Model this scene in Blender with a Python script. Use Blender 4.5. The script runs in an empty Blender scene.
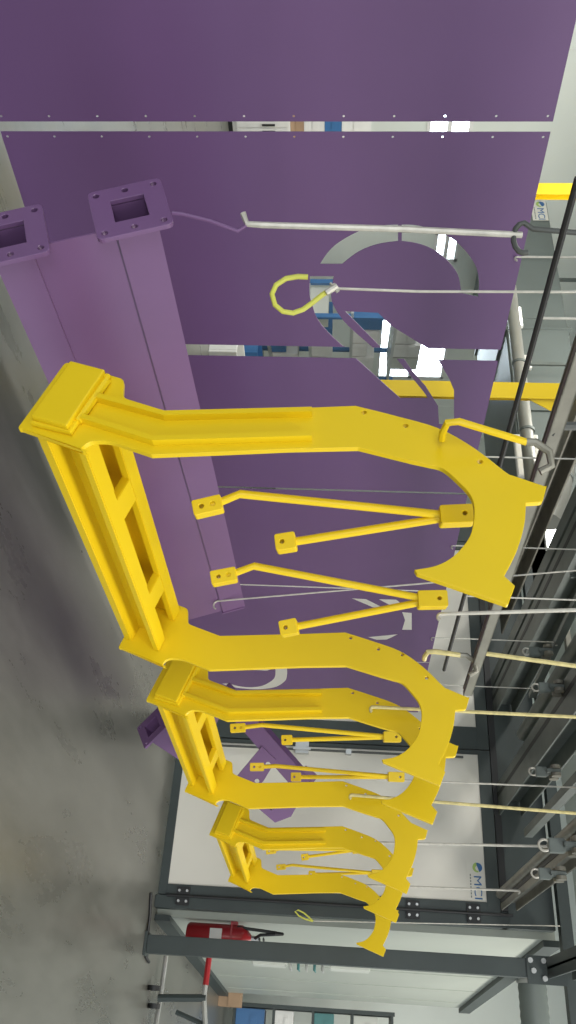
import bpy, bmesh, math, random
from mathutils import Vector, Matrix
random.seed(7)
S = bpy.context.scene
COL = S.collection
R = math.radians
# ------------------------------------------------------------------ camera
F, YAW, PIT, ROL, CH = 835.0, R(32.8), R(3.65), R(1.72), 1.45
fh = Vector((math.cos(YAW), math.sin(YAW), 0)); lf = Vector((-math.sin(YAW), math.cos(YAW), 0)); zz = Vector((0, 0, 1))
fw = fh*math.cos(PIT) - zz*math.sin(PIT); up0 = zz*math.cos(PIT) + fh*math.sin(PIT)
UP = up0*math.cos(ROL) + lf*math.sin(ROL); RT = -lf*math.cos(ROL) + up0*math.sin(ROL)
P0 = Vector((0, 0, CH))
cd = bpy.data.cameras.new('camera'); cam = bpy.data.objects.new('camera', cd); COL.objects.link(cam)
cd.sensor_fit = 'VERTICAL'; cd.angle = 2*math.atan(512/F); cd.clip_start = .02; cd.clip_end = 200
m = Matrix((UP, -RT, -fw)).transposed()          # the phone was held on its side
cam.matrix_world = Matrix.Translation(P0) @ m.to_4x4()
S.camera = cam
def ray(x, y): return fw + UP*((x-288)/F) + RT*((y-512)/F)
def on(x, y, n, o):
    d = ray(x, y); t = (Vector(o)-P0).dot(n)/d.dot(n); return P0 + d*t
def atX(x, y, v): return on(x, y, Vector((1, 0, 0)), (v, 0, 0))
def atY(x, y, v): return on(x, y, Vector((0, 1, 0)), (0, v, 0))
def atZ(x, y, v): return on(x, y, Vector((0, 0, 1)), (0, 0, v))
def atD(x, y, d): return P0 + ray(x, y)*d
def dirvp(y):
    d = ray(341-.03*(y-512), y); d.z = 0; return d.normalized()

# ------------------------------------------------------------------ materials
def mat(name, col, rough=.5, metal=0, var=.06, scale=6, bump=0, spec=.5, coat=0):
    M = bpy.data.materials.new(name); M.use_nodes = True
    nt = M.node_tree; b = nt.nodes['Principled BSDF']
    b.inputs['Roughness'].default_value = rough; b.inputs['Metallic'].default_value = metal
    b.inputs['Specular IOR Level'].default_value = spec; b.inputs['Coat Weight'].default_value = coat
    tc = nt.nodes.new('ShaderNodeTexCoord'); n = nt.nodes.new('ShaderNodeTexNoise')
    n.inputs['Scale'].default_value = scale; n.inputs['Detail'].default_value = 5
    nt.links.new(tc.outputs['Object'], n.inputs['Vector'])
    r = nt.nodes.new('ShaderNodeValToRGB')
    r.color_ramp.elements[0].position = .3; r.color_ramp.elements[1].position = .7
    r.color_ramp.elements[0].color = [c*(1-var) for c in col]+[1]; r.color_ramp.elements[1].color = [min(1, c*(1+var)) for c in col]+[1]
    nt.links.new(n.outputs['Fac'], r.inputs['Fac']); nt.links.new(r.outputs['Color'], b.inputs['Base Color'])
    if bump:
        bp = nt.nodes.new('ShaderNodeBump'); bp.inputs['Strength'].default_value = bump; bp.inputs['Distance'].default_value = .004
        n2 = nt.nodes.new('ShaderNodeTexNoise'); n2.inputs['Scale'].default_value = scale*30
        nt.links.new(tc.outputs['Object'], n2.inputs['Vector']); nt.links.new(n2.outputs['Fac'], bp.inputs['Height']); nt.links.new(bp.outputs['Normal'], b.inputs['Normal'])
    return M
def emit(name, col, st):
    M = bpy.data.materials.new(name); M.use_nodes = True; b = M.node_tree.nodes['Principled BSDF']
    b.inputs['Base Color'].default_value = (*col, 1); b.inputs['Emission Color'].default_value = (*col, 1); b.inputs['Emission Strength'].default_value = st
    return M
YEL = mat('yellow_paint', (.79, .555, .010), .38, var=.03, scale=3, bump=.05, spec=.3)
PUR = mat('purple_paint', (.130, .066, .172), .42, var=.04, scale=2, bump=.04)
PURB = mat('purple_gloss_paint', (.17, .088, .205), .3, var=.04, scale=3, bump=.04)
PURD = mat('purple_tube_inside', (.03, .022, .04), .7)
DGR = mat('dark_grey_green_steel', (.040, .053, .052), .5, var=.1, scale=4)
BLK = mat('black_steel', (.012, .013, .014), .5)
WHT = mat('white_sandwich_panel', (.70, .68, .61), .5, var=.025, scale=1.2)
LGR = mat('light_grey_panel', (.56, .58, .53), .5, var=.04, scale=1.5)
GRY = mat('grey_sheet_metal', (.13, .152, .143), .45, var=.06, scale=2)
RAIL = mat('rail_steel', (.13, .15, .14), .42, metal=.15, var=.2, scale=5)
RAILL = mat('worn_rail_steel', (.24, .23, .19), .4, metal=.3, var=.2, scale=9)
ROD = mat('wire_steel', (.50, .48, .42), .4, metal=.2, var=.15, scale=30)
ROD2 = mat('painted_wire', (.58, .50, .22), .45, var=.2, scale=40)
DROD = mat('dark_wire', (.08, .085, .08), .5, metal=.3)
ZINC = mat('zinc_steel', (.55, .56, .55), .32, metal=.7)
RED = mat('red_enamel', (.33, .015, .02), .3)
PAPER = mat('white_label', (.75, .75, .72), .6)
SLING = mat('yellow_green_coating', (.62, .62, .10), .45)
BLUE = mat('blue_plastic', (.05, .16, .36), .4)
TEAL = mat('teal_plastic', (.06, .2, .2), .4)
CARD = mat('cardboard', (.40, .27, .17), .8)
LOGOB = mat('logo_blue', (.03, .13, .33), .5); LOGOG = mat('logo_green', (.35, .50, .12), .5)
SIDE = mat('grey_green_panel', (.40, .43, .38), .45, var=.03, scale=1.5)
WALL = mat('pale_wall_cladding', (.72, .76, .70), .5, var=.03, scale=1)
TANK = mat('duct_steel', (.30, .30, .27), .35, metal=.4, var=.1, scale=3)
SKYG = emit('daylight_glass', (.80, .92, 1.0), 9)
LAMP = emit('lamp_diffuser', (1, 1, .95), 7)

# ------------------------------------------------------------------ mesh helpers
def link(name, me, ma, parent=None):
    o = bpy.data.objects.new(name, me); COL.objects.link(o)
    if ma and not me.materials: me.materials.append(ma)
    if parent: o.parent = parent
    return o
def fin(bm, name='mesh', smooth=False, bev=0):
    bmesh.ops.remove_doubles(bm, verts=bm.verts, dist=1e-6)
    bmesh.ops.recalc_face_normals(bm, faces=bm.faces)
    if bev:
        es = [e for e in bm.edges if len(e.link_faces) == 2 and e.calc_face_angle() > .6]
        bmesh.ops.bevel(bm, geom=es, offset=bev, segments=2, affect='EDGES', profile=.6)
    me = bpy.data.meshes.new(name); bm.to_mesh(me); bm.free()
    if smooth:
        for p in me.polygons: p.use_smooth = True
        try: me.set_sharp_from_angle(angle=R(40))
        except Exception: pass
    return me
def abox(bm, lo, hi, M=None):
    r = bmesh.ops.create_cube(bm, size=1)
    lo, hi = Vector(lo), Vector(hi); c = (lo+hi)/2; d = hi-lo
    for v in r['verts']:
        p = Vector((v.co.x*d.x, v.co.y*d.y, v.co.z*d.z))+c
        v.co = M @ p if M else p
def box(lo, hi, bev=.0, M=None):
    bm = bmesh.new(); abox(bm, lo, hi, M); return fin(bm, bev=bev)
def boxes(L, bev=0, M=None):
    bm = bmesh.new()
    for lo, hi in L: abox(bm, lo, hi, M)
    bmesh.ops.recalc_face_normals(bm, faces=bm.faces)
    if bev:
        bmesh.ops.bevel(bm, geom=list(bm.edges), offset=bev, segments=2, affect='EDGES')
    me = bpy.data.meshes.new('mesh'); bm.to_mesh(me); bm.free(); return me
def atube(bm, pts, r, n=10, square=False):
    pts = [Vector(p) for p in pts]; rings = []
    rs = r if isinstance(r, (list, tuple)) else [r]*len(pts)
    t0 = (pts[1]-pts[0]).normalized()
    a = t0.orthogonal().normalized()
    if square:
        n = 4; a = Vector((0, 0, 1)) - t0*t0.z
        a = a.normalized() if a.length > .1 else t0.orthogonal().normalized()
    for i, p in enumerate(pts):
        t = (pts[min(i+1, len(pts)-1)]-pts[max(i-1, 0)]).normalized()
        a = (a - t*a.dot(t)).normalized(); b = t.cross(a)
        k = 1
        off = math.pi/4 if square else 0
        rings.append([bm.verts.new(p+(a*math.cos(2*math.pi*j/n+off)+b*math.sin(2*math.pi*j/n+off))*rs[i]) for j in range(n)])
    for i in range(len(rings)-1):
        for j in range(n): bm.faces.new((rings[i][j], rings[i][(j+1) % n], rings[i+1][(j+1) % n], rings[i+1][j]))
    bm.faces.new(rings[0][::-1]); bm.faces.new(rings[-1])
def tube(pts, r, n=10, square=False, smooth=True):
    bm = bmesh.new(); atube(bm, pts, r, n, square); return fin(bm, smooth=smooth and not square)
def tubes(L, n=8):
    bm = bmesh.new()
    for pts, r in L: atube(bm, pts, r, n)
    return fin(bm, smooth=True)
def flat(outline, holes, t, bev=.0, M=None):
    """extruded outline with real holes; outline in (u, v), thickness centred on w=0; M maps (u, v, w)."""
    cu = bpy.data.curves.new('c', 'CURVE'); cu.dimensions = '2D'; cu.fill_mode = 'BOTH'; cu.extrude = t/2-bev; cu.bevel_depth = bev; cu.offset = -bev; cu.bevel_resolution = 1
    for pl in [outline]+list(holes):
        sp = cu.splines.new('POLY'); sp.points.add(len(pl)-1); sp.use_cyclic_u = True
        for q, w in zip(sp.points, pl): q.co = (w[0], w[1], 0, 1)
    o = bpy.data.objects.new('c', cu); COL.objects.link(o)
    dg = bpy.context.evaluated_depsgraph_get(); me = bpy.data.meshes.new_from_object(o.evaluated_get(dg))
    bpy.data.objects.remove(o); bpy.data.curves.remove(cu)
    if M: me.transform(M)
    bm = bmesh.new(); bm.from_mesh(me); bmesh.ops.remove_doubles(bm, verts=bm.verts, dist=1e-6); bmesh.ops.recalc_face_normals(bm, faces=bm.faces); bm.to_mesh(me); bm.free()
    for p in me.polygons: p.use_smooth = False
    me.materials.clear()
    return me
def circ(c, r, n=12): return [(c[0]+r*math.cos(2*math.pi*i/n), c[1]+r*math.sin(2*math.pi*i/n)) for i in range(n)]
def smooth_run(pts, k=5):
    out = []
    for i in range(len(pts)-1):
        p0 = pts[max(i-1, 0)]; p1 = pts[i]; p2 = pts[i+1]; p3 = pts[min(i+2, len(pts)-1)]
        for j in range(k):
            t = j/k
            out.append(tuple(.5*((2*p1[c])+(-p0[c]+p2[c])*t+(2*p0[c]-5*p1[c]+4*p2[c]-p3[c])*t*t+(-p0[c]+3*p1[c]-3*p2[c]+p3[c])*t**3) for c in (0, 1)))
    out.append(tuple(pts[-1])); return out
def rnd(pl, idx, r, k=4):
    """round the corners idx of a polygon"""
    out = []; n = len(pl)
    for i, p in enumerate(pl):
        if i not in idx: out.append(p); continue
        p = Vector(p); a = Vector(pl[i-1]); b = Vector(pl[(i+1) % n])
        rr = min(r, (a-p).length*.45, (b-p).length*.45)
        A = p+(a-p).normalized()*rr; B = p+(b-p).normalized()*rr
        for j in range(k+1):
            t = j/k; q = A*(1-t)**2+p*2*t*(1-t)+B*t*t; out.append((q.x, q.y))
    return out
def frame_M(o, ex, ey):
    ex = Vector(ex).normalized(); ey = Vector(ey).normalized(); ez = ex.cross(ey)
    return Matrix.Translation(Vector(o)) @ Matrix((ex, ey, ez)).transposed().to_4x4()
def tagit(o, label, cat, group=None):
    o['label'] = label; o['category'] = cat
    if group: o['group'] = group
    return o
def thing(name, label, cat, loc, rz=0, group=None):
    o = bpy.data.objects.new(name, None); o.empty_display_size = .1; COL.objects.link(o)
    o.location = loc; o.rotation_euler = (0, 0, rz); return tagit(o, label, cat, group)
def solo(name, me, ma, label, cat, group=None):
    """one-mesh thing built in world coordinates: origin moved to its base"""
    xs = [v.co for v in me.vertices]; c = sum(xs, Vector())/len(xs); c = Vector((c.x, c.y, min(v.z for v in xs)))
    me.transform(Matrix.Translation(-c)); o = link(name, me, ma); o.location = c
    return tagit(o, label, cat, group)
def struct(name, me, ma, parent=None, loc=None):
    o = link(name, me, ma, parent)
    if not parent: o['kind'] = 'structure'
    return o
def wpart(name, me, ma, parent):
    """part given in world coordinates"""
    o = link(name, me, ma, parent)
    M = Matrix.Translation(parent.location) @ parent.rotation_euler.to_matrix().to_4x4()
    me.transform(M.inverted()); return o
def copy_tree(o, parent=None):
    c = o.copy(); COL.objects.link(c)
    if parent: c.parent = parent
    for ch in [x for x in bpy.data.objects if x.parent == o]: copy_tree(ch, c)
    return c
def text_mesh(s, size, depth):
    cu = bpy.data.curves.new('t', 'FONT'); cu.body = s; cu.size = size; cu.extrude = depth; cu.offset = 0
    o = bpy.data.objects.new('t', cu); COL.objects.link(o); dg = bpy.context.evaluated_depsgraph_get()
    me = bpy.data.meshes.new_from_object(o.evaluated_get(dg)); bpy.data.objects.remove(o); bpy.data.curves.remove(cu)
    me.materials.clear(); return me

# ------------------------------------------------------------------ setting
FL = bpy.data.materials.new('polished_concrete'); FL.use_nodes = True
nt = FL.node_tree; b = nt.nodes['Principled BSDF']
tc = nt.nodes.new('ShaderNodeTexCoord'); n1 = nt.nodes.new('ShaderNodeTexNoise'); n1.inputs['Scale'].default_value = 1.3; n1.inputs['Detail'].default_value = 8; n1.inputs['Roughness'].default_value = .65
mp = nt.nodes.new('ShaderNodeMapping'); mp.inputs['Scale'].default_value = (.6, 2.2, 1); mp.inputs['Rotation'].default_value = (0, 0, R(25))
nt.links.new(tc.outputs['Object'], mp.inputs['Vector']); nt.links.new(mp.outputs['Vector'], n1.inputs['Vector'])
rp = nt.nodes.new('ShaderNodeValToRGB'); rp.color_ramp.elements[0].position = .3; rp.color_ramp.elements[1].position = .72
rp.color_ramp.elements[0].color = (.085, .085, .073, 1); rp.color_ramp.elements[1].color = (.175, .174, .155, 1)
nt.links.new(n1.outputs['Fac'], rp.inputs['Fac']); nt.links.new(rp.outputs['Color'], b.inputs['Base Color'])
r2 = nt.nodes.new('ShaderNodeMapRange'); r2.inputs['To Min'].default_value = .17; r2.inputs['To Max'].default_value = .42
nt.links.new(n1.outputs['Fac'], r2.inputs['Value']); nt.links.new(r2.outputs['Result'], b.inputs['Roughness'])
struct('floor', box((-9, -9, -.2), (17, 13, 0)), FL)
struct('ceiling', box((-9, -9, 5.6), (17, 13, 5.8)), LGR)
WALLY = 10.3
wm = bmesh.new()
wins = [(5.95, 6.75, 2.42, 3.02), (8.2, 8.75, 2.72, 3.1), (9.9, 11.4, 2.0, 3.2)]
xs = [-9]
for a, b_, z0, z1 in wins:
    abox(wm, (xs[-1], WALLY, 0), (a, WALLY+.2, 5.6)); abox(wm, (a, WALLY, 0), (b_, WALLY+.2, z0)); abox(wm, (a, WALLY, z1), (b_, WALLY+.2, 5.6)); xs.append(b_)
abox(wm, (xs[-1], WALLY, 0), (17, WALLY+.2, 5.6))
for k in range(22):                       # raised panel joints
    x = -4+k*.95
    if any(a-.05 < x < b_+.05 for a, b_, _, _ in wins): continue
    abox(wm, (x, WALLY-.012, 0), (x+.03, WALLY, 5.6))
struct('wall_left', fin(wm), WALL)
for i, (a, b_, z0, z1) in enumerate(wins):
    w = struct('window_%d' % (i+1), box((a, WALLY+.1, z0), (b_, WALLY+.12, z1)), SKYG)
    fr = [((a, WALLY-.01, z0), (a+.05, WALLY+.09, z1)), ((b_-.05, WALLY-.01, z0), (b_, WALLY+.09, z1)), ((a, WALLY-.01, z0), (b_, WALLY+.09, z0+.05)), ((a, WALLY-.01, z1-.05), (b_, WALLY+.09, z1)),
          ((a, WALLY-.01, (z0+z1)/2-.03), (b_, WALLY+.09, (z0+z1)/2+.03))]
    link('window_frame', boxes(fr), PAPER, w)
struct('wall_back', boxes([((15.6, -9, 0), (15.8, WALLY, 5.6))]+[((15.58, -8.6+k*1.2, 0), (15.6, -8.57+k*1.2, 5.6)) for k in range(8)]), WALL)

# ------------------------------------------------------------------ paint booth with its door
BX = 7.53
struct('trim_1', boxes([((BX, .93, 2.9), (BX+.12, 4.75, 3.27)), ((BX, .93, 0), (BX+.12, 1.025, 2.9)), ((BX, 4.55, 0), (BX+.12, 4.75, 2.9)), ((BX+.02, .93, 2.85), (BX+.12, 4.75, 2.9))], .004), DGR)
def leaf(name, y0, y1, ya, yb):
    """y0..y1 the whole leaf, ya..yb its white panel"""
    d = struct(name, boxes([((BX-.01, y0, .02), (BX+.05, y1, .094)), ((BX-.01, y0, 2.735), (BX+.05, y1, 2.84)), ((BX-.01, y0, .094), (BX+.05, ya, 2.735)), ((BX-.01, yb, .094), (BX+.05, y1, 2.735))], .003), DGR)
    ribs = []
    link('door_panel', boxes([((BX+.005, ya, .094), (BX+.03, yb, 2.735))]), WHT, d)
    return d
d1 = leaf('door_1', 1.03, 2.36, 1.11, 2.325)
d2 = leaf('door_2', 2.37, 4.54, 2.575, 4.45)
link('lock_rod', tubes([([(BX-.035, 2.285, .15), (BX-.035, 2.285, 2.6)], .011)]), DROD, d1)
for z in (.35, .85, 1.58, 2.3):
    link('rod_guide', boxes([((BX-.05, 2.262, z-.025), (BX+.005, 2.308, z+.025))], .004), ZINC, d1)
link('latch', boxes([((BX-.05, 2.25, 1.1), (BX+.005, 2.37, 1.22)), ((BX-.075, 2.275, 1.08), (BX-.05, 2.295, 1.24))], .004), ZINC, d1)
for z in (.235, 2.13, 2.62):
    h = link('hinge', boxes([((BX-.03, .95, z-.055), (BX-.005, 1.09, z+.055))], .004), BLK, d1)
    link('hinge_bolt', tubes([([(BX-.042, y, z+q), (BX-.028, y, z+q)], .011) for y in (.98, 1.06) for q in (-.032, .032)]), ZINC, h)
link('hinge_rod', tubes([([(BX-.03, 1.02, .1), (BX-.03, 1.02, 2.93)], .012)]), BLK, d1)
# roof and side panel of the booth
ew = dirvp(1119); nw = Vector((-ew.y, ew.x, 0)); j = atZ(154, 913, 0); j.z = 0
MW = frame_M(j, ew, nw)
sw = struct('wall_right', boxes([((.13, .0, .0), (5.3, .08, 3.3))]+[((.13+k*1.15, -.006, .16), (.15+k*1.15, .0, 3.2)) for k in range(1, 5)], 0, MW), SIDE)
struct('baseboard_right', boxes([((.05, -.045, 0), (6.0, -.001, .13))], 0, MW), DGR)
struct('trim_2', boxes([((.13, -.05, 3.2), (5.4, -.001, 3.34))], 0, MW), DGR)
# solid black strip standing in for the slot's darkness where the rails run in
struct('trim_slot_shade', boxes([((BX-.02, 1.05, 2.845), (BX+.03, 4.5, 2.9))]), BLK)
# beam that carries on to the right of the fascia
struct('trim_4', boxes([((BX-.13, -1.2, 3.28), (BX-.03, 4.7, 3.37))]), DGR)

# logo stickers
def logo(o, ex, ey, w, h, label):
    """white board, round blue and green mark, the letters MCI, a thin rule of small print under them"""
    t = thing('logo_sign', label, 'sign', o)
    n = Vector(ex).cross(Vector(ey)).normalized()
    M = Matrix((Vector(ex).normalized(), Vector(ey).normalized(), n)).transposed().to_4x4()
    link('board', box((0, 0, -.004), (w, h, 0), M=M), WHT, t)
    cx, cy, r = w*.19, h*.62, h*.27
    pie = [(cx+r*.95*math.cos(a), cy+r*math.sin(a)) for a in [R(20+i*15) for i in range(13)]]
    link('mark', flat(pie, [], .002, M=M @ Matrix.Translation((0, 0, .0012))), LOGOB, t)
    cres = [(cx+r*math.cos(R(-170+i*15)), cy-.05*r+r*math.sin(R(-170+i*15))) for i in range(13)]
    cres += [(cx+.15*r+r*.55*math.cos(R(10-i*15)), cy+.12*r+r*.6*math.sin(R(10-i*15))) for i in range(12)]
    link('mark', flat(cres, [], .002, M=M @ Matrix.Translation((0, 0, .0012))), LOGOG, t)
    me = text_mesh('MCI', h*.62, .001)
    xs = [v.co.x for v in me.vertices]; k = w*.56/(max(xs)-min(xs))
    me.transform(Matrix.Translation((w*.38, h*.38, .0012)) @ Matrix.Diagonal((k, 1, 1, 1))); me.transform(M)
    link('lettering', me, LOGOB, t)
    link('small_print', boxes([((w*(.36+.075*i), h*.16, 0), (w*(.36+.075*i)+w*.05, h*.22, .0015)) for i in range(8)], 0, M), GRY, t)
    return t
a = atX(472, 866, BX+.003); 
logo((BX+.002, 1.435, 2.585), (0, -1, 0), (0, 0, 1), .315, .145, 'white sticker with round mark and blue letters at top corner of booth door')

# portal post in front of the booth
t = thing('portal_post', 'dark steel post standing right of the booth door, bolted at its top', 'post', (7.4, .64, 0))
link('post', boxes([((-.06, -.065, .02), (.06, .065, 3.1))], .006), DGR, t)
link('foot_plate', boxes([((-.09, -.085, 0), (.09, .085, .02))], .003), DGR, t)
link('bolted_plate', boxes([((-.075, -.11, 2.97), (-.06, .085, 3.27))], .003), DGR, t)
for y, z in ((.05, 3.0), (.05, 3.1), (-.02, 3.02), (-.07, 3.1)):
    link('bolt', tube([(-.076, y, z), (-.094, y, z)], .02, 8), ZINC, t)
t = thing('support_beam', 'dark steel beam running from the bolted post toward the viewer, over head height', 'beam', (6.0, .64, 3.1))
link('beam', boxes([((-1.8, -.07, .02), (1.3, .07, .035)), ((-1.8, -.07, .2), (1.3, .07, .215)), ((-1.8, -.008, .02), (1.3, .008, .215))], .0), DGR, t)
link('stiffener', boxes([((k, -.065, .035), (k+.012, .065, .2)) for k in (-1.2, -.4, .4)]), DGR, t)

# fire extinguisher on the side wall
e0 = MW @ Vector((.17, -.118, 0))
t = thing('fire_extinguisher', 'red fire extinguisher hung on the booth side wall behind the dark post', 'fire extinguisher', (e0.x, e0.y, .27), 0)
bm = bmesh.new(); atube(bm, [(0, 0, 0), (0, 0, .02), (0, 0, .46), (0, 0, .50), (0, 0, .525), (0, 0, .54)], [.08, .095, .095, .075, .04, .025], 24)
link('cylinder', fin(bm, smooth=True), RED, t)
link('paper_label', boxes([((-.098, -.03, .2), (-.088, .05, .3))]), PAPER, t)
link('valve', tubes([([(0, 0, .53), (0, 0, .6)], .022), ([(-.03, .0, .575), (.03, 0, .575)], .012)]), ZINC, t)
link('lever', boxes([((-.02, -.012, .6), (.11, .012, .61)), ((-.02, -.012, .635), (.11, .012, .645))], .002), BLK, t)
link('hose', tube([(-.03, .0, .575), (-.09, .02, .62), (-.1, .03, .74), (-.06, .04, .8), (-.03, .05, .74), (-.04, .06, .6), (-.05, .07, .42)], .013, 8), BLK, t)
link('wall_bracket', boxes([((-.03, .09, .36), (.03, .117, .42)), ((-.097, -.097, .37), (.097, .097, .385))], .002), RED, t)

# electrical strip on the side wall
o0 = MW @ Vector((1.25, -.004, .62))
t = thing('control_panel', 'tall pale wall panel with small valves on the booth side wall', 'control panel', o0, math.atan2(ew.y, ew.x))
link('housing', boxes([((0, -.06, 0), (.5, 0, 1.35))], .01), LGR, t)
for z0, z1 in ((.08, .42), (.85, 1.25)): link('cover', boxes([((.52, -.09, z0), (.72, 0, z1))], .01), LGR, t)
for k in range(5):
    z = .46+k*.08
    link('valve', tubes([([(.6, -.01, z), (.6, -.11, z)], .014), ([(.56, -.11, z), (.68, -.11, z+.01)], .009)]), TEAL if k % 2 else ZINC, t)

# ------------------------------------------------------------------ purple sheets with cut-outs
es = dirvp(1130); ns = Vector((-es.y, es.x, 0)); PS = 2.71
so = P0+ns*PS; so.z = 0
MS = Matrix((es, Vector((0, 0, 1)), -ns)).transposed().to_4x4()     # local (s, z, w)
def sh(x, y):
    p = on(x, y, ns, so); return ((p-so).dot(es), p.z)
TOP, BOT = 2.105, .233
edges = [(.505, 1.470), (1.506, 2.468), (2.534, 3.462), (3.478, 4.447), (4.466, 5.42), (5.435, 6.30)]
names = ['leftmost plain purple sheet cut by the picture edge', 'purple sheet with a big ring cut-out, behind the yellow rope loop',
         'purple sheet with slanting slots, directly behind the nearest yellow frame', 'plain purple sheet between the slotted sheet and the one with small white slots',
         'purple sheet with small white slots near its top, second from the booth door', 'last purple sheet in the row, nearest the booth door, with an oval ring cut-out']
pieceA = smooth_run([sh(*q) for q in [(319.9, 263.9), (328, 252), (339.3, 241.7), (358.8, 231), (378, 225.6), (398, 224.4)]])+smooth_run([sh(*q) for q in [(398, 241), (378, 244), (358.8, 251.4), (342, 263.9)]])
pieceB = smooth_run([sh(*q) for q in [(401.7, 224.4), (420.5, 225.8), (448, 236), (465, 250), (476, 266.7), (479, 282), (478, 297)]])+smooth_run([sh(*q) for q in [(461.4, 293), (458, 275), (448, 261), (434.4, 250), (417.8, 243.5), (401.7, 241)]])
Dout = smooth_run([sh(*q) for q in [(345, 348), (328, 332), (317, 318), (313, 307), (309.6, 294.4), (310, 276)]]); Din = smooth_run([sh(*q) for q in [(333.8, 276), (331, 294.4), (335, 308), (347.7, 325), (372.7, 347)]])
def setS(L, s): return [(s, z) for _, z in L]
outl = {}
a, b_ = edges[1]
rt = lambda L, s: [(min(p[0], s), p[1]) for p in L]
Eo = [sh(*q) for q in [(381, 348), (345, 311), (378, 312.5), (392, 326), (428, 348)]]
Dd = Dout+Din; Dd[0] = (b_, Dd[0][1]); Dd[-1] = (b_, Dd[-1][1]); Eo[0] = (b_, Eo[0][1]); Eo[-1] = (b_, Eo[-1][1])
outl[1] = [(a, BOT), (b_, BOT)]+rt(Dd, b_)+rt(Eo, b_)+[(b_, TOP), (a, TOP)]
a, b_ = edges[2]
Fo = [sh(*q) for q in [(356, 361), (400, 398), (428, 398), (424, 392), (397, 361)]]; Go = [sh(*q) for q in [(404, 361), (414, 373), (425.5, 386), (438, 406), (439, 424), (454, 425), (454, 390), (449, 378), (438, 361)]]
Fo[0] = (a, Fo[0][1]); Fo[-1] = (a, Fo[-1][1]); Go[0] = (a, Go[0][1]); Go[-1] = (a, Go[-1][1])
Fo.reverse(); Go.reverse()
outl[2] = [(a, BOT), (b_, BOT), (b_, TOP), (a, TOP)]+Go+Fo
holes = {i: [] for i in range(6)}
holes[1] = [pieceA, pieceB]
holes[4] = [[sh(*q) for q in L] for L in ([(350.6, 598), (366, 599), (383, 607.5), (373, 607.5)], [(378, 599), (396, 599.4), (403, 604.4), (389.4, 605)], [(402, 612), (411.7, 612.8), (411.7, 630), (402, 630), (405, 620)], [(367, 637), (399, 634), (387, 639.7), (377, 640)])]
ring = smooth_run([sh(*q) for q in [(287, 667), (287, 675), (285, 681), (276.4, 686.8), (262, 689.3), (246.5, 689), (232, 687), (221, 683.5)]])+smooth_run([sh(*q) for q in [(228.6, 683.3), (240, 686.2), (252, 687), (263, 685.3), (273, 679.5), (275.4, 674), (275.4, 667)]])
holes[5] = [ring, [sh(*q) for q in [(252, 668.9), (252, 670.2), (267, 670.8), (280, 667.5), (269, 666.9)]]]
def dots(s, n=12): return [circ((s, BOT+.02+k*(TOP-BOT-.04)/(n-1)), .0045, 6) for k in range(n)]
holes[0] += dots(1.452); holes[0] += [circ((.95, TOP-.015), .006, 8)]; holes[1] += dots(1.524); holes[1] += [circ((2.0, TOP-.015), .006, 8), circ((2.46, BOT+.02), .0045, 6)]
for i, s_ in ((2, 3.17), (3, 3.95), (4, 5.05), (5, 5.78)): holes[i] += [circ((s_, TOP-.015), .006, 8)]
for i, (a, b_) in enumerate(edges):
    o_ = outl.get(i) or [(a, BOT), (b_, BOT), (b_, TOP), (a, TOP)]
    me = flat(o_, holes[i], .003, M=MS); me.transform(Matrix.Translation(so))
    solo('purple_sheet', me, PUR, names[i], 'metal sheet', 'painted purple sheets')

# ------------------------------------------------------------------ purple box girder
gx = ray(345, 1045).normalized(); og = P0+ray(130, 210)*2.2
w_ = Vector((0, 0, 1)).cross(gx).normalized(); v_ = gx.cross(w_)
th = R(18.8); gq = w_*math.sin(th)+v_*math.cos(th); gr = -w_*math.cos(th)+v_*math.sin(th)
MG = Matrix((gx, gr, gq)).transposed().to_4x4()          # local (along, toward viewer, up)
if MG.determinant() < 0: MG = Matrix((gx, gr, gq)).transposed().to_4x4()
t = thing('box_girder', 'purple twin-tube girder with square flanged ends hanging in front of the sheets', 'girder', og)
def sq_tube(x0, x1, qc, h, wall):
    o1 = [(-h, qc-h), (h, qc-h), (h, qc+h), (-h, qc+h)]; i1 = [(-h+wall, qc-h+wall), (h-wall, qc-h+wall), (h-wall, qc+h-wall), (-h+wall, qc+h-wall)]
    M = Matrix(((0, 0, 1, (x0+x1)/2), (1, 0, 0, 0), (0, 1, 0, 0), (0, 0, 0, 1)))
    return flat(o1, [i1], x1-x0, M=MG @ M)
for qc in (0, -.322):
    link('tube', sq_tube(.01, 2.3, qc, .05, .004), PURB, t)
    sqr = [(-.1, qc-.1), (.1, qc-.1), (.1, qc+.1), (-.1, qc+.1)]
    hs = [[(-.045, qc-.045), (.045, qc-.045), (.045, qc+.045), (-.045, qc+.045)]]
    hs += [circ((x, qc+z), .009, 10) for x in (-.078, .078) for z in (-.078, 0, .078)]
    for xe in (0, 2.31):
        if xe: continue
        M = Matrix(((0, 0, 1, xe), (1, 0, 0, 0), (0, 1, 0, 0), (0, 0, 0, 1)))
        f_ = link('flange', flat(rnd(sqr, range(4), .018), hs, .014, .0015, MG @ M), PURB, t)
    link('end_cap', boxes([((2.3, -.055, qc-.055), (2.31, .055, qc+.055))], 0, MG), PURB, t)
link('web_plate', boxes([((.016, .036, -.274), (2.3, .041, -.048))], 0, MG), PURB, t)
link('top_strip', boxes([((.02, .03, .05), (2.3, .05, .062))], 0, MG), PURB, t)

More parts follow.
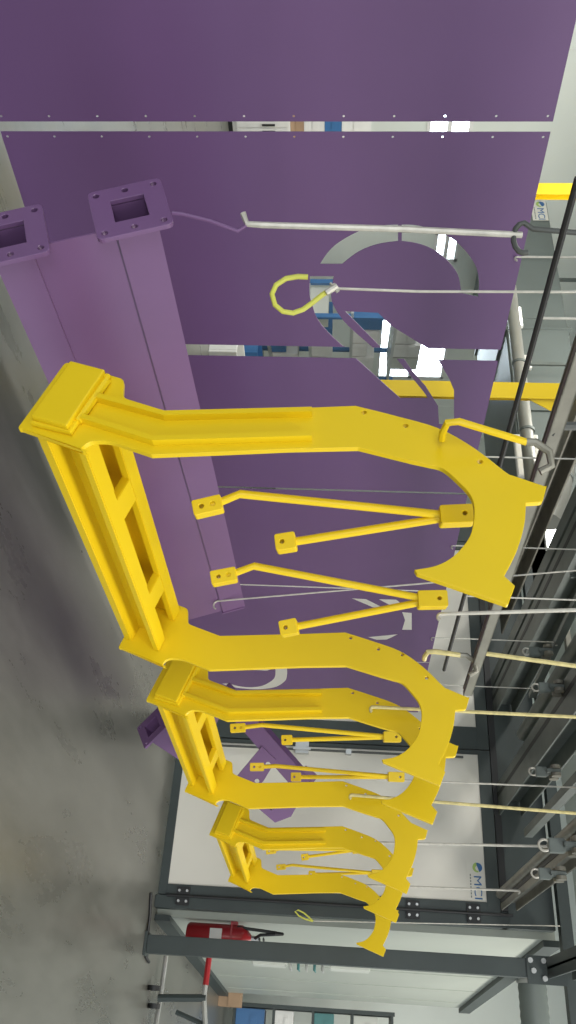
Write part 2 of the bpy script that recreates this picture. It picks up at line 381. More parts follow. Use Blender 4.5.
# second purple piece: angled bracket hanging behind the middle frame
bo = atD(246, 728, 4.75)
t = thing('angle_bracket', 'purple angled bracket with flanged tube, hanging before the white booth door behind middle frame', 'bracket', bo)
def pd(x, y, d=4.75): return atD(x, y, d)
nfd = -fw
bm = bmesh.new(); atube(bm, [pd(222, 690), pd(306, 786)], .07, square=True)
wpart('tube', fin(bm), PURB, t)
def slab(pts, d, th_, ma, name, hl=()):
    o_ = pd(*pts[0], d); c2 = [((pd(*q, d)-o_).dot(UP), (pd(*q, d)-o_).dot(-RT)) for q in pts]
    h2 = []
    for (hx, hy, hr) in hl: h2.append(circ(((pd(hx, hy, d)-o_).dot(UP), (pd(hx, hy, d)-o_).dot(-RT)), hr))
    me = flat(c2, h2, th_, M=frame_M(o_, UP, -RT)); return wpart(name, me, ma, t)
slab([(262, 746), (276, 760), (264, 780), (256, 790), (237, 776)], 4.7, .012, PURB, 'bolt_plate', [(257, 781, .014), (268, 764, .014)])
slab([(288, 782), (306, 766), (318, 776), (300, 800), (291, 816), (275, 822), (255, 805), (259, 803), (272, 810)], 4.72, .02, PURB, 'gusset')
bo2 = atD(153, 727, 4.3)
gx2 = (fh*.55-lf*.55+zz*.55).normalized(); ga = (RT*.7-UP*.72); ga = (ga-gx2*ga.dot(gx2)).normalized(); gb = gx2.cross(ga)
M2 = Matrix((ga, gb, gx2)).transposed().to_4x4()
h_ = .085
sqr = rnd([(-h_, -h_), (h_, -h_), (h_, h_), (-h_, h_)], range(4), .01)
wpart('flange', flat(sqr, [[(-.042, -.042), (.042, -.042), (.042, .042), (-.042, .042)]]+[circ((x, y), .009, 8) for x in (-.066, .066) for y in (-.066, .066)], .012, M=Matrix.Translation(bo2) @ M2), PURB, t)
wpart('tube', flat([(-.05, -.05), (.05, -.05), (.05, .05), (-.05, .05)], [[(-.042, -.042), (.042, -.042), (.042, .042), (-.042, .042)]], .3, M=Matrix.Translation(bo2) @ M2 @ Matrix.Translation((0, 0, .156))), PURB, t)
bm = bmesh.new(); atube(bm, [bo2+gx2*.28, pd(222, 690)], .068, square=True)
wpart('tube', fin(bm), PURB, t)

# ------------------------------------------------------------------ yellow boom frames
ef = dirvp(1125); lat = Vector((-ef.y, ef.x, 0)); fo = P0+ray(545, 487)*1.8; fo.z = 0
ZB = .68                                    # the frame's origin height
def fl(x, y):
    p = on(x, y, ef, fo); return ((p-fo).dot(lat), p.z-ZB)
prof = [(17.8, 432), (67, 366), (125, 383), (124, 401), (170, 415), (288, 411.5), (355.5, 409)]
pA = [fl(*q) for q in prof]
crest = smooth_run([fl(*q) for q in [(355.5, 409), (396, 419), (438, 431), (473, 450), (505, 474), (511, 477)]], 4)
nub = [fl(*q) for q in [(546.5, 486), (542, 503.5), (525.5, 504.5)]]
back = smooth_run([fl(*q) for q in [(525.5, 504.5), (524, 525), (517, 550), (504, 576)]], 5)
hook = [fl(*q) for q in [(515, 586), (508, 605), (417, 574), (414.5, 570)]]
inner = smooth_run([fl(*q) for q in [(414.5, 570), (436, 566), (453, 557), (466, 543), (472, 530), (474, 510), (470, 497), (460.5, 486), (443, 471), (427, 466.5), (411, 463)]], 4)
low = [fl(*q) for q in [(358, 450), (288, 451.5), (217, 454.5), (152, 457), (111, 443.5), (90, 443.5), (79, 453)]]
poly = rnd(pA[:6], [0, 1, 2, 3], .012)+crest+rnd(nub, [0, 1], .008)+back[:-1]+[fl(504, 576)]+rnd(hook, [1], .004)[0:]+inner[1:]+rnd(low, [4, 5, 6], .02)
clean = []
for p in poly:
    if not clean or (Vector(p)-Vector(clean[-1])).length > .0015: clean.append(p)
poly = clean
bolt_px = [(365.5, 413), (407, 426), (443, 432.5), (481, 461)]
bh = []
for x, y in bolt_px:
    c = fl(x, y); bh.append(circ((c[0]-.008, c[1]-.004), .006, 10))
MP = Matrix(((0, 0, 1, 0), (1, 0, 0, 0), (0, 1, 0, 0), (0, 0, 0, 1)))     # (u, v, w) -> (w, u, v)
W = 1.14
plate_me = flat(poly, bh, .014, .0015, MP)
A = Vector(fl(17.8, 432)); B = Vector(fl(67, 366)); er = (B-A).normalized(); eq = Vector((-er.y, er.x))
if eq.y < 0: eq = -eq
MR = Matrix(((1, 0, 0, 0), (0, er.x, eq.x, A.x), (0, er.y, eq.y, A.y), (0, 0, 0, 1)))   # (x, r, q)
def ribs_me(side):
    """two welded bars that follow the arm on its outer face"""
    bm = bmesh.new()
    for L in ([(100, 404), (166, 421.5), (312, 418)], [(84, 424), (155, 446), (312, 441.5)]):
        pts = [fl(*q) for q in L]; hw = .007
        vs = []
        for i, p in enumerate(pts):
            p = Vector(p); d = (Vector(pts[min(i+1, 2)])-Vector(pts[max(i-1, 0)])).normalized(); n = Vector((-d.y, d.x))
            vs.append((p+n*hw, p-n*hw))
        x0, x1 = (-.007, -.027) if side < 0 else (.007, .027)
        for i in range(2):
            q = [bm.verts.new((x, c.x, c.y)) for x in (x0, x1) for c in (vs[i][0], vs[i][1], vs[i+1][1], vs[i+1][0])]
            for f_ in ((0, 1, 2, 3), (4, 5, 6, 7), (0, 1, 5, 4), (1, 2, 6, 5), (2, 3, 7, 6), (3, 0, 4, 7)): bm.faces.new([q[k] for k in f_])
    bmesh.ops.remove_doubles(bm, verts=bm.verts, dist=1e-5)
    dup = [f for f in bm.faces if all(len(e.link_faces) > 2 or True for e in f.edges) and False]
    bmesh.ops.recalc_face_normals(bm, faces=bm.faces)
    me = bpy.data.meshes.new('ribs'); bm.to_mesh(me); bm.free(); return me
def block_me(side):
    s = -1 if side < 0 else 1
    lo, hi = sorted((s*.007, s*.036))
    bm = bmesh.new(); abox(bm, (lo, .028, .03), (hi, .215, .125), MR)
    me = fin(bm, bev=.004); return me
def weld_me(side):
    s = -1 if side < 0 else 1
    return tubes([([MR @ Vector((s*.014, r, q)) for r, q in ((.026, .03), (.026, .128), (.217, .128))], .008), ([MR @ Vector((s*.016, .06+k*.0, .13)) for k in (0,)]+[MR @ Vector((s*.016, .2, .133))], .011)], 8)
ribN, ribP, blkN, blkP, wldN, wldP = ribs_me(-1), ribs_me(1), block_me(-1), block_me(1), weld_me(-1), weld_me(1)
bottom_me = boxes([((.007, .042, 0.005), (W-.007, .205, .035))], .003, MR)
web_me = boxes([((.007, .1, .035), (W-.007, .112, .122))], 0, MR)
barA_me = boxes([((.007, .038, .118), (W-.007, .09, .142))], .003, MR)
barB_me = boxes([((.007, .162, .118), (W-.007, .21, .142)), ((.007, .19, .035), (W-.007, .203, .12))], .002, MR)
rung_me = [boxes([((x, .085, .116), (x+.095, .165, .141))], .002, MR) for x in (.32, .82)]
stud_me = [tubes([([MR @ Vector((x, .1, q)), MR @ Vector((x, .08, q))], .01)], 8) for x, q in ((.42, .09), (.62, .085))]
def boom_frame(s, dl, dz, yaw, skew, W_, label):
    p = fo+ef*s+lat*dl
    t = thing('boom_frame', label, 'frame', (p.x, p.y, ZB+dz), math.atan2(ef.y, ef.x)+R(yaw), 'yellow boom frames')
    for x, rb, bl, wl in ((0, ribN, blkN, wldN), (W_, ribP, blkP, wldP)):
        o = link('side_plate', plate_me, YEL, t); o.location.x = x; o.rotation_euler.z = R(skew)
        for nm, me in (('arm_ribs', rb), ('foot_block', bl), ('weld_bead', wl)): link(nm, me, YEL, o)
    c = link('crossbeam', bottom_me, YEL, t); c.scale.x = (W_+(.012 if skew else 0))/W
    for nm, me in (('web', web_me), ('ladder_rail', barA_me), ('ladder_rail', barB_me), ('rung', rung_me[0]), ('rung', rung_me[1]), ('stud', stud_me[0]), ('stud', stud_me[1])): link(nm, me, YEL, c)
    return t
frames = [(0, 0, 0, 1.3, 0, 1.16, 'nearest and largest yellow twin-arm frame hanging from the load bar'),
          (1.592, .026, .02, .3, -4.2, 1.115, 'middle yellow twin-arm frame, second in the hanging row'),
          (3.63, .075, .036, .4, -5.5, 1.2, 'farthest and smallest yellow twin-arm frame, hanging closest to the booth door')]
for q in frames: boom_frame(*q)

# ------------------------------------------------------------------ yellow linkages between the arms
def linkage(clev, b1, k1, b2, d, label, d1=.0, d2=.0):
    c = atD(*clev, d); p1 = atD(*b1, d-.03); kk = atD(*k1, d-.03); p2 = atD(*b2, d+.03)
    t = thing('link_rod_pair', label, 'link rods', (c.x, c.y, min(p1.z, p2.z)), 0, 'yellow link rods inside the frames')
    vz = (c-p1).normalized(); 
    def blk(name, c0, axis, L, w, hl, par):
        axis = axis.normalized(); s = (-fw-axis*(-fw).dot(axis)).normalized()*.8+lf*.3; s = (s-axis*s.dot(axis)).normalized(); n = axis.cross(s)
        M = frame_M(c0, axis, n)
        me = flat(rnd([(-L, -w), (L, -w), (L, w), (-L, w)], range(4), w*.3), [circ((x, 0), .006, 8) for x in hl], w*1.7, .002, M)
        return wpart(name, me, YEL, par)
    blk('clevis', c, (c-(p1+p2)/2), .042, .024, (.018,), t)
    b_ = wpart('bent_rod', tube([p1, kk, c+(kk-c).normalized()*.02], .0105, 10), YEL, t)
    r2 = wpart('straight_rod', tube([p2, c+(p2-c).normalized()*.02], .0105, 10), YEL, t)
    blk('end_block', p1, (p1-kk)*.6+(p1-c).normalized()*.03, .036, .02, (-.014, .014), t)
    blk('end_block', p2, (p2-c), .026, .022, (.008,), t)
    return t, c
LK = [((456, 516), (208, 507), (240, 494), (286, 543), 2.06, 'first pair of yellow link rods in the nearest frame, closest to its front arm'),
      ((432, 600), (224, 577), (254, 566), (289, 628), 2.36, 'second pair of yellow link rods in the nearest frame, just above its rear arm'),
      ((392, 737), (238, 728), (262, 725), (287, 740), 3.95, 'upper pair of yellow link rods in the middle frame, next to its front arm'),
      ((396, 777), (257, 767), (276, 766), (296, 777), 4.3, 'second pair of yellow link rods in the middle frame, next to its rear arm'),
      ((358, 850), (271, 851), (280, 849), (305, 857), 6.0, 'first pair of link rods in the farthest frame, next to its front arm'),
      ((377, 873), (281, 867), (292, 865), (312, 874), 6.35, 'last pair of link rods in the farthest frame, next to its rear arm')]
clev_pts = []
for a_ in LK: clev_pts.append(linkage(*a_)[1])

# ------------------------------------------------------------------ overhead rails
def rail(name, y0, y1, z0, h, x0, x1, label, ma=RAIL, kind='I', yaw=0):
    t = thing(name, label, 'rail', (x0, (y0+y1)/2, z0), R(yaw)); L = x1-x0; w = abs(y1-y0)/2
    f_ = .014
    link('lower_flange', boxes([((0, -w, 0), (L, w, f_))], .002), ma, t)
    link('upper_flange', boxes([((0, -w, h-f_), (L, w, h))], .002), ma, t)
    if kind == 'I': link('web', boxes([((0, -.006, f_), (L, .006, h-f_))]), ma, t)
    if h > .15: link('slot_shade', boxes([((0, .02, -.002), (L, .055, .001))]), BLK, t)  # black strip painted for the shade inside the rail slot
    if kind != 'I':
        link('web', boxes([((0, w-.008, f_), (L, w, h-f_))]), ma, t)
    return t
rail('conveyor_rail', 3.45, 3.8, 2.9, .12, 2.5, BX-.14, 'flat grey-brown rail high up behind the load bar, farthest left of the rails', RAILL)
rail('conveyor_rail', 2.95, 3.06, 2.9, .13, 1.5, BX-.03, 'narrow dark rail at ceiling height, next to the flat grey-brown rail')
rail('conveyor_rail', 2.68, 2.92, 2.9, .18, 1.5, BX-.03, 'broad dark beam-like rail between narrow far rail and the overhead pipe')
rail('conveyor_rail', 1.8, 2.06, 2.88, .2, 1.5, BX-.03, 'broad dark rail beside the overhead pipe, nearer the viewer')
t = rail('conveyor_rail', 1.04, 1.17, 2.82, .13, 1.5, BX-.14, 'pale worn rail nearest the viewer, ending above the door corner with sticker', RAILL)
link('slot_shade', boxes([((0, -.018, -.004), (BX-.14-1.5, .012, .001))]), BLK, t)  # black strip in place of the slot's own shade
link('tube_edge', tube([(0, .05, .0), (BX-.14-1.5, .05, .0)], .034, 12), RAILL, t)
t = thing('overhead_pipe', 'round grey pipe running along between two broad dark rails', 'pipe', (1.5, 2.25, 2.915))
link('pipe', tube([(0, 0, .055), (5.2, 0, .055)], .055, 16), RAIL, t)
for x in (2.2, 4.4): link('hanger', boxes([((x, -.01, .1), (x+.02, .01, 2.69))]), RAIL, t)
solo('guide_rail', boxes([((1.6, 1.5, 2.95), (6.9, 1.56, 3.01))]), RAIL, 'thin dark square guide bar between pale worn rail and broad dark rail', 'rail')
for (x, y, nm) in ((4.15, 0, 'pale flat cross tie over the overhead rails, nearer one'), (5.75, 0, 'pale flat cross tie over the overhead rails, farther one')):
    solo('cross_tie', boxes([((x, .6, 3.13), (x+.06, 3.3, 3.17))], .003), RAILL, nm, 'tie')
for k, (x, yy) in enumerate([(3.1, 2.8), (5.0, 2.8), (3.1, 1.99), (5.0, 1.99), (3.6, 1.115), (5.6, 1.115)]):
    lb = ['grey strap hanging the broad far rail from the roof, nearer one', 'grey strap hanging the broad far rail from the roof, farther one', 'grey strap hanging the broad rail beside the pipe, nearer one', 'grey strap hanging the broad rail beside the pipe, farther one', 'grey strap hanging the pale worn rail, nearer one', 'grey strap hanging the pale worn rail, farther one'][k]
    solo('hanger_strap', boxes([((x, yy-.03, 3.0), (x+.012, yy+.03, 5.6))]), RAIL, lb, 'strap', 'straps holding the rails')

tr0 = so+es*.25; tr1 = so+es*5.9
solo('conveyor_rail', boxes([((0, -.02, 2.89), (5.65, .02, 2.94))], .002, frame_M(tr0, es, ns)), RAIL, 'thin dark bar at rail height that carries the wires of the purple sheets', 'rail')
# load bar over the yellow frames (hooks sit on it) and the thin bar over the girder
b0, b1 = atZ(578, 336, 1.9), atZ(463, 692, 1.9)
dB = (b1-b0).normalized(); b0 = b0-dB*.6
nB = Vector((-dB.y, dB.x, 0))
MB_ = frame_M(b0, dB, nB); LB = (b1-b0).length
t = thing('load_bar', 'brownish steel channel bar the yellow frames hang from', 'bar', b0, math.atan2(dB.y, dB.x))
link('channel', boxes([((0, -.014, 0), (LB, .002, .003)), ((0, -.014, .0), (LB, -.011, .03)), ((0, .011, 0), (LB, .014, .03)), ((0, -.014, .027), (LB, .014, .03))], 0), RAILL, t)
link('shaded_side', boxes([((0, .014, 0), (LB, .016, .03))]), DGR, t)  # darker skin stands in for the bar's shadowed side
link('end_pin', boxes([((LB-.03, -.01, .004), (LB, .01, .027))]), DROD, t)
a0, a1 = atZ(578, 178, 1.95), atZ(444, 670, 1.95)
solo('load_bar', tube([a0, a1], .0085, 8), BLK, 'thin black round bar over the purple girder', 'bar')

for q, lb in (((537.5, 318), 'thin wire carrying the black round bar, in front of the high grey duct'), ((464, 596), 'thin wire carrying the far end of the black round bar')):
    p = atZ(*q, 1.95); solo('hanger_wire', tube([p, Vector((p.x, p.y, 2.9))], .0035, 8), ROD, lb, 'wire')
# ------------------------------------------------------------------ hooks and hanger rods
def arc(c, u, v, r, a0, a1, n=8): return [c+u*(r*math.cos(R(a0+(a1-a0)*i/n)))+v*(r*math.sin(R(a0+(a1-a0)*i/n))) for i in range(n+1)]
def hanger(p, ztop, r, ma, label, rh=.018, side=None, cat='hook', group='wire hooks and hanger rods', lean=(0, 0)):
    """J hook at p, straight shank up to ztop ending in a small bend"""
    p = Vector(p); u = side or (lf*.7+fh*.3).normalized(); top = Vector((p.x+lean[0], p.y+lean[1], ztop))
    ax = (top-p).normalized()
    pts = arc(p+ax*0, u, ax, rh, 200, 360, 8)
    pts = [q-u*rh for q in pts]
    pts += [pts[-1]+ax*.02, top]
    pts += arc(top-u*rh, u, zz, rh, 0, 200, 8)[1:]
    return solo('hanger_hook', tube(pts, r, 8), ma, label, cat, group)
def hpx(q0, q1, d, r, ma, label, **k):
    """hook whose shank runs through the two picture points at distance d"""
    p, t_ = atD(*q0, d), atD(*q1, d)
    zt = k.pop('ztop', 2.9); s = (zt-p.z)/(t_.z-p.z); 
    return hanger(p, zt, r, ma, label, lean=((t_.x-p.x)*s, (t_.y-p.y)*s), **k)
# girder hooks
gh = og+gx*.02+gq*.06+gr*.02
w1 = [atD(172, 213, 2.2), atD(182, 214, 2.2), atD(210, 221, 2.2), atD(238, 231, 2.2), atD(246, 226, 2.2), atD(243, 213, 2.2)]
solo('wire_sling', tube(w1, .005, 8), PURB, 'purple-coated wire from the girder flange up to the long pale hook', 'wire')
hw = [atD(243, 213, 2.2), atD(247, 224, 2.2), atD(262, 225, 2.2), atD(400, 229, 2.2), atD(522, 235, 2.2)]
solo('hanger_hook', tube(hw, .0085, 8), ROD, 'long pale rod hook holding the near end of the purple girder', 'hook', 'wire hooks and hanger rods')
c = atD(524, 238, 2.2)
ringp = [c+UP*(.028*math.cos(a_)+.0)+RT*(.04*math.sin(a_)) for a_ in [R(70+i*25) for i in range(9)]]
solo('ring_hook', tube(ringp+[atD(533, 229, 2.2), atD(580, 233, 2.2), atD(700, 236, 2.2)], .0075, 8), DROD, 'dark ring hook above the long pale rod', 'hook')
hpx((218, 601), (300, 594), 4.0, .004, ROD, 'thin wire hook at the far end of the purple girder', rh=.02)
# sling loop and its wire
lp = [atD(*q, 2.35) for q in [(308, 277), (298, 276.5), (286, 278.5), (276, 285), (272, 294), (275, 305), (283, 311.5), (293, 313), (303, 309.5), (312, 303), (322, 295), (331, 289)]]
sl = thing('rope_loop', 'loose yellow rope loop hanging in front of the ring cut-out', 'rope', atD(290, 296, 2.35))
wpart('rope', tube(lp, .0075, 8), SLING, sl)
wpart('knot', tubes([([atD(326, 293, 2.34), atD(337, 286, 2.34)], .009), ([atD(333, 284, 2.34), atD(338, 292, 2.34)], .006)]), ROD, sl)
solo('hanger_hook', tube([atD(330, 283, 2.35), atD(336, 288.5, 2.35), atD(420, 291.5, 2.35), atD(576, 292, 2.35), atD(760, 294, 2.35)], .0038, 8), ROD, 'thin grey wire holding the yellow rope loop', 'hook', 'wire hooks and hanger rods')
# frame hooks on the load bar
def frame_hook(q, hx, d, label, ma=YEL):
    p = atD(*q, d); e1 = atD(hx[0], hx[1], d)
    pts = [p-lat*.0+ef*.03, p-ef*.035, p-ef*.04+zz*.03]
    pts = [p+ef*.025, p, p-ef*.03+zz*.006, p-ef*.035+zz*.03]
    pts += [e1]; u = (RT).normalized()
    pts += [e1+zz*.02, e1+zz*.05+u*.02, e1+zz*.055+u*.05, e1+zz*.03+u*.065]
    t = thing('frame_hook', label, 'hook', p, 0, 'yellow hooks holding the frames')
    wpart('shank', tube(pts[:5], .0085, 8), ma, t); wpart('claw', tube(pts[4:], .009, 8), RAILL, t)
frame_hook((443, 432), (526, 442), 1.83, 'yellow hook rod on the front arm of the nearest frame')
frame_hook((425, 656), (460, 655), 2.77, 'yellow hook rod on the rear arm of the nearest frame', ROD2)
# hanger rods
HR = [((556, 426), (576, 426), 1.85, .010, DROD, 'thick dark rod holding up the brownish load bar near its left end', 3.0),
      ((441, 614), (576, 610), 2.37, .0055, ROD, 'pale rod holding the link rods near the rear arm of the nearest frame', 2.9),
      ((482, 653), (576, 666), 2.82, .0075, ROD2, 'long pale yellowish rod above the rear arm of the nearest frame', 2.9),
      ((373, 707), (576, 717), 3.14, .0065, ROD2, 'pale yellowish rod above the middle frame front arm', 2.9),
      ((352, 795), (560, 812), 4.05, .008, ROD2, 'long pale yellowish rod above the middle frame rear arm', 2.86),
      ((342, 842), (533, 846), 5.02, .008, ROD, 'pale rod ending at the nearest worn rail, above the farthest frame', 2.83),
      ((333, 884), (500, 890), 6.0, .008, ROD, 'pale rod crossing the sticker on the booth door', 2.8),
      ((300, 776), (420, 781), 4.73, .005, ROD, 'thin wire holding the purple angled bracket', 2.9)]
for q0, q1, d, r, ma, lb, zt in HR: hpx(q0, q1, d, r, ma, lb, ztop=zt, rh=.009)
for i, s_ in ((0, .95), (1, 2.0), (2, 3.17), (3, 3.95), (4, 5.05), (5, 5.78)):
    p = so+es*s_; p.z = TOP-.015
    hanger(p, 2.9, .0042, ROD, ['thin pale wire holding the leftmost purple sheet', 'thin pale wire holding the ring cut-out sheet', 'thin pale wire holding the sheet with slanting slots', 'thin wire holding the plain sheet, above the nearest front arm', 'thin wire holding the sheet with small white slots', 'thin wire holding the last sheet by the booth door'][i], rh=.012, side=ns)
solo('wire_loop', tube([atX(*q, 7.3) for q in [(313, 921), (304, 913), (298, 910), (295, 911.5), (299, 916), (305, 919), (313, 921.5)]], .006, 8), SLING, 'small yellow-green wire loop hanging before the dark door jamb', 'wire')
solo('door_wire', tube([atX(314, 921, 7.3), atX(560, 926, 7.3)], .004, 6), ROD, 'very fine wire running up the dark door jamb from the small loop', 'wire')

# rail trolleys
def trolley(loc, label, rz=0, sc=1):
    t = thing('rail_trolley', label, 'trolley', loc, rz, 'trolleys under the conveyor rails')
    s = sc
    link('bracket', boxes([((-.05*s, -.012*s, .0), (.05*s, .012*s, .09*s)), ((-.02*s, -.03*s, -.06*s), (.02*s, .03*s, .01*s))], .004), RAIL, t)
    for x in (-.035, .035):
        link('wheel', tubes([([(x*s, -.035*s, .06*s), (x*s, -.014*s, .06*s)], .03*s), ([(x*s, .014*s, .06*s), (x*s, .035*s, .06*s)], .03*s)], 14), RAILL, t)
    link('eye_ring', tube([Vector((0, .024*s*math.cos(a_), -.075*s+.026*s*math.sin(a_))) for a_ in [R(i*30) for i in range(13)]], .006*s, 8), ROD, t)
for k, (q, z, lb) in enumerate([((538, 652), 2.79, 'small steel trolley under the rails above the rear arm of the nearest frame'), ((548, 688), 2.79, 'steel trolley at the overhead pipe, second along the rails'),
        ((545, 772), 2.79, 'steel trolley above the middle frame under the broad rail'), ((562, 846), 2.71, 'large pale trolley block beside the worn rail'), ((549, 874), 2.71, 'last steel trolley near the booth fascia')]):
    trolley(atZ(*q, z), lb, sc=1.0 if k != 3 else 1.25)

# ------------------------------------------------------------------ high level things beyond the sheets
t = thing('supply_duct', 'large grey box duct high up behind the purple sheets, with a sticker', 'duct', (8.4, 7.6, 3.4))
link('duct_body', boxes([((-.9, -2.6, 0), (.9, 2.5, .76))], .02), GRY, t)
for y in (-2.6, -1.3, 0, 1.3): link('duct_flange', boxes([((-.93, y, -.03), (.93, y+.03, .79))]), GRY, t)
for y in (-1.9, 1.9): link('hanger', boxes([((-.02, y, .76), (.02, y+.04, 2.21))]), RAIL, t)
logo((7.488, 10.08, 3.93), (0, -1, 0), (0, 0, 1), .42, .21, 'white sticker with letters on the high grey duct, seen above the sheets')
t = thing('horizontal_pipe', 'grey horizontal pipe under the high grey duct', 'pipe', (7.0, 6.0, 3.3))
link('pipe', tube([(0, 1.8, .08), (0, -1.5, .06)], .07, 16), TANK, t)
link('collar', tubes([([(0, y, .075), (0, y+.03, .075)], .08) for y in (.55, -.4)], 16), GRY, t)
link('hanger', boxes([((-.012, .55, .14), (.012, .58, 2.31))]), RAIL, t)
t = thing('round_tank', 'pale round duct bend high up behind the nearest yellow frame', 'duct', (6.7, 5.1, 3.25))
link('drum', tube([(0, .2, .38), (0, 0, .33), (0, -.5, .2), (0, -.8, .12)], [.16, .17, .17, .14], 20), TANK, t)
link('drum_band', tube([(0, -.28, .255), (0, -.31, .247)], .178, 20), GRY, t)
link('hanger', boxes([((-.012, -.02, .48), (.012, .02, 2.36))]), RAIL, t)
for k, (q, hw_, dz, lb) in enumerate([((518, 316), .16, .05, 'small bright lamp under the high grey duct'), ((552, 520), .34, .09, 'bright lamp panel beside the round duct bend'), ((528, 455), .28, .13, 'pale lamp panel behind the hook of the nearest frame'), ((527, 361), .1, .05, 'small bright lamp panel next to the yellow column')]):
    p = atX(*q, 7.25)
    t = thing('lamp_panel', lb, 'lamp', p, 0, 'lamp panels below the ducts')
    link('housing', boxes([((0, -hw_, -dz), (.05, hw_, dz))], .004), PAPER, t)
    link('diffuser', boxes([((-.006, -hw_+.015, -dz+.012), (0, hw_-.015, dz-.012))]), LAMP if k < 2 else WHT, t)
    link('hanger', boxes([((.02, -.01, dz), (.04, .01, 5.61-p.z))]), RAIL, t)
for (q, d, hz, lb) in (((490, 391), 8.0, .075, 'yellow crane column with gusset, behind the slotted purple sheet'), ((548, 191.5), 9.0, .06, 'yellow crane column beyond the sheets, left of the sticker on the duct')):
    p = atD(*q, d)
    t = thing('crane_column', lb, 'column', (p.x, p.y, 0), YAW, 'yellow crane columns')
    link('column', boxes([((-.08, -hz, .015), (-.065, hz, 5.55)), ((.065, -hz, .015), (.08, hz, 5.55)), ((-.07, -.006, .015), (.07, .006, 5.55))]), YEL, t)
    link('base_plate', boxes([((-.14, -.14, 0), (.14, .14, .015))]), YEL, t)
    if d == 8:
        g = [(-hz, 3.2), (-hz-.02, 3.22), (-.36, 3.75), (-.36, 3.95), (-hz, 3.95)]
        link('gusset', flat(g, [], .02, M=Matrix(((0, 0, 1, -.05), (1, 0, 0, 0), (0, 1, 0, 0), (0, 0, 0, 1)))), YEL, t)

# goods behind the sheets, seen in the gaps and through the cut-outs
def rack(loc, rz, label, seed, L=2.2, H=2.2):
    t = thing('shelf_rack', label, 'rack', loc, rz)
    for x in (0, L): 
        for y in (0, .5): link('upright', boxes([((x-.03, y-.03, 0), (x+.03, y+.03, H))]), BLUE, t)
    for k in range(4): link('shelf', boxes([((-.03, -.03, .3+k*.6), (L+.03, .53, .34+k*.6))]), ZINC, t)
    return t
rg = random.Random(3)
def fill_rack(t, L, group, desc, mats):
    n = 0
    for k in range(4):
        x = .08
        for _ in range(4):
            w = rg.uniform(.3, .46); h = rg.uniform(.2, .42)
            M = t.matrix_basis
            ma = mats[(n*3+k) % len(mats)]
            me = boxes([((x, .04, .341+k*.6), (x+w, .46, .34+k*.6+h)), ((x+.02, .03, .34+k*.6+h*.55), (x+w-.02, .04, .34+k*.6+h*.8))], .004)
            me.transform(M)
            solo('storage_box', me, ma, desc, 'box', group); n += 1; x += w+.06
r1 = rack((8.0, 8.3, 0), R(20), 'blue shelf rack of pale boxes seen through the cut-outs of the ring sheet', 1)
bpy.context.view_layer.update()
fill_rack(r1, 2.2, 'boxes on the rack behind the sheets', 'pale or blue box on the rack behind the purple sheets', [PAPER, BLUE, PAPER, LGR, PAPER])
p = atY(210, 127, 9.0)
t = thing('cabinet', 'white cabinet seen in the left gap between purple sheets', 'cabinet', (p.x, 9.0, 0))
link('carcass', boxes([((-.3, 0, .05), (.3, .5, .72))], .005), PAPER, t)
link('cabinet_door', boxes([((-.28, -.02, .1), (-.01, 0, .7))], .003), PAPER, t)
link('cabinet_door', boxes([((.01, -.02, .1), (.28, 0, .7))], .003), PAPER, t)
for x in (-.05, .035): link('handle', boxes([((x, -.04, .4), (x+.015, -.02, .55))]), BLK, t)
link('plinth', boxes([((-.29, .01, 0), (.29, .49, .05))]), BLK, t)
z = .72
for w, h, ma, lb in ((.46, .16, CARD, 'brown carton on the white cabinet behind the sheets'), (.5, .24, PAPER, 'white carton with a yellow dot on the brown carton behind the sheets'), (.42, .2, BLUE, 'blue crate on the white cartons behind the sheets'), (.44, .34, PAPER, 'topmost white carton of the stack behind the sheets')):
    solo('carton', boxes([((p.x-w/2, 9.05, z+.001), (p.x+w/2, 9.4, z+h)), ((p.x-w/2+.04, 9.045, z+h*.4), (p.x+w/2-.04, 9.05, z+h*.7))], .004), ma, lb, 'box'); z += h
for q, ma, lb in (((214, 354), PAPER, 'white crate on the floor seen in the gap right of the ring sheet'), ((238, 354), BLUE, 'blue crate behind the white crate in the gap right of the ring sheet')):
    p = atZ(*q, 0)
    solo('crate', boxes([((p.x-.3, p.y-.25, 0), (p.x+.3, p.y-.22, .3)), ((p.x-.3, p.y+.22, 0), (p.x+.3, p.y+.25, .3)), ((p.x-.3, p.y-.22, 0), (p.x-.27, p.y+.22, .3)), ((p.x+.27, p.y-.22, 0), (p.x+.3, p.y+.22, .3)), ((p.x-.28, p.y-.23, 0), (p.x+.28, p.y+.23, .02))], .004), ma, lb, 'crate')
# ------------------------------------------------------------------ right side: cart, cable, racks beyond the booth
t = thing('hand_cart', 'low tubular cart with a red handle bar beside the dark post', 'cart', (8.1, .3, 0))
pz = lambda x, y, X: atX(x, y, X)
wpart('base_tube', tubes([([atZ(166, 956, .06), atZ(160, 1000, .06)], .02), ([atZ(160, 1000, .06), atZ(155, 1030, .06)], .02)]), ZINC, t)
wpart('upright', tubes([([atX(158, 998, 7.75), atX(206, 998, 7.75)], .028)]), DGR, t)
wpart('handle', tubes([([atX(209, 958, 7.75), atX(205.5, 985, 7.75)], .024)]), RED, t)
wpart('handle_tube', tubes([([atX(205.5, 985, 7.75), atX(204, 998, 7.75), atX(206, 1040, 7.75)], .02)]), ZINC, t)
wpart('brace', tubes([([atX(176, 1012, 7.8), atX(203, 1024, 7.8)], .018)]), DGR, t)
for y in (988, 1006):
    c = atZ(154, y, .05); wpart('wheel', tube([c+Vector((0, -.018, 0)), c+Vector((0, .018, 0))], .05, 14), BLK, t)
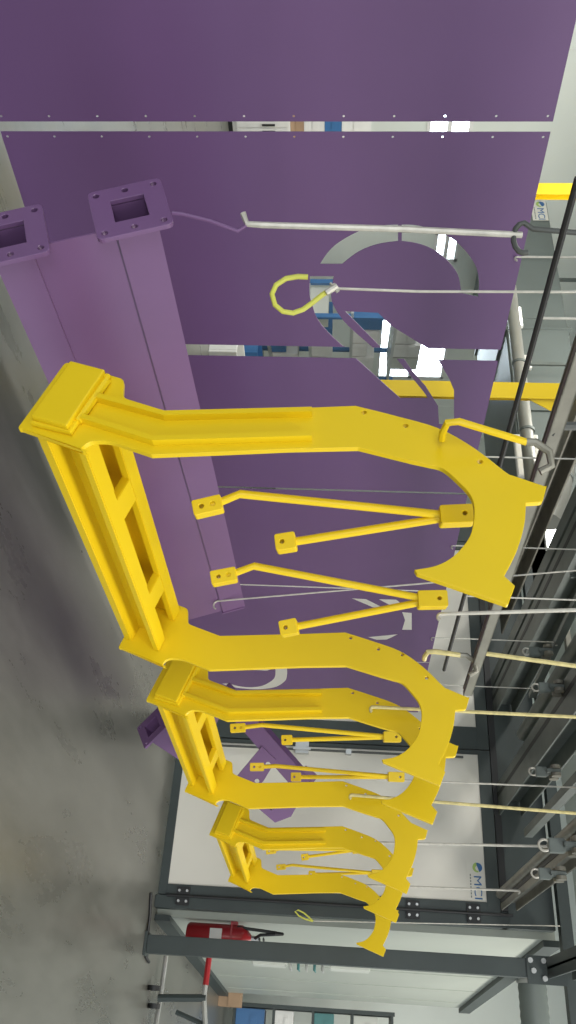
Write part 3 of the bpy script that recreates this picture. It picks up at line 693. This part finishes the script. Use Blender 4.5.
solo('floor_cable', tube([atZ(151, 893, .012), atZ(150, 915, .012), atZ(147.5, 935, .012), atZ(146, 957, .012), atZ(149, 962, .012)], .012, 8), BLK, 'black cable lying on the floor in front of the booth post', 'cable')
t = thing('shelf_rack', 'dark rack with teal and white bins beyond the booth side wall', 'rack', (14.2, -.5, 0))
for x in (0, .5):
    for y in (-1.2, 0, 1.15): link('upright', boxes([((x-.025, y-.025, 0), (x+.025, y+.025, 2.4))]), DGR, t)
for k in range(5): link('shelf', boxes([((-.03, -1.2, .15+k*.55), (.53, 1.15, .18+k*.55))]), DGR, t)
t.location = (13.6, -.65, 0)
n = 0
kinds = ['teal bin', 'white carton', 'blue bin', 'pale grey bin']
places = ['bottom shelf', 'second shelf', 'third shelf', 'fourth shelf']
for k in range(4):
    for i in range(4):
        y = [-1.81, -1.2, -.60, .1][i]; h = rg.uniform(.22, .42); kd = (i*2+k*3) % 4; ma = [TEAL, PAPER, BLUE, LGR][kd]
        solo('bin', boxes([((13.66, y, .182+k*.55), (14.0, y+.36, .18+k*.55+h)), ((13.65, y+.08, .18+k*.55+h*.5), (13.66, y+.28, .18+k*.55+h*.75))], .006), ma, '%s on the %s of the dark rack beyond the booth' % (kinds[kd], places[k]), 'bin', 'bins on the far rack: %s, %s' % (kinds[kd], places[k]))
p = atX(228, 996, 12.9)
solo('carton', boxes([((12.9, p.y-.12, 0), (13.2, p.y+.14, .30)), ((12.89, p.y-.12, .13), (12.9, p.y+.14, .15))], .004), CARD, 'small brown carton at the end of the booth base rail', 'carton')
p = atX(532, 984, 9.6)
t = thing('air_duct', 'grey corrugated air duct beyond the bolted post top', 'duct', (9.6, p.y-.5, p.z-.1))
bm = bmesh.new(); atube(bm, [(0, .5-.04*k, .1) for k in range(60)], [.135+.006*(k % 2) for k in range(60)], 18)
link('corrugated_tube', fin(bm, smooth=True), GRY, t)
link('end_collar', tube([(0, .5, .1), (0, .58, .1)], .15, 18), ZINC, t)
link('hanger', boxes([((-.012, -.6, .23), (.012, -.56, 5.6-p.z+.1))]), RAIL, t)

# ------------------------------------------------------------------ light
wd = bpy.data.worlds.new('world'); S.world = wd; wd.use_nodes = True
bg = wd.node_tree.nodes['Background']; bg.inputs['Color'].default_value = (.86, .93, 1, 1); bg.inputs['Strength'].default_value = 1.2
def area(name, loc, rot, sx, sy, e, col=(1, 1, 1)):
    l = bpy.data.lights.new(name, 'AREA'); l.shape = 'RECTANGLE'; l.size = sx; l.size_y = sy; l.energy = e; l.color = col
    o = bpy.data.objects.new(name, l); COL.objects.link(o); o.location = loc; o.rotation_euler = rot; return o
area('added_overhead_light', (2.0, -2.5, 5.5), (0, 0, 0), 6, 1.2, 380, (1, .97, .9))  # unseen overhead area lights, added for soft light from above
area('added_overhead_light', (3.5, 6.5, 5.5), (0, 0, 0), 8, 1.2, 430, (1, .98, .93))
area('added_overhead_light', (9.5, -1.5, 5.5), (0, 0, 0), 6, 1.2, 330, (1, .97, .9))
area('added_rear_light', (-8.5, -2.5, 2.4), (0, R(-90), R(12)), 4.4, 7, 430, (.95, .98, 1))  # unseen area light behind the camera, added to brighten the yellow plates
S.view_settings.view_transform = 'Standard'; S.view_settings.look = 'None'; S.view_settings.gamma = 1; S.view_settings.exposure = 0; S.view_settings.use_curve_mapping = False
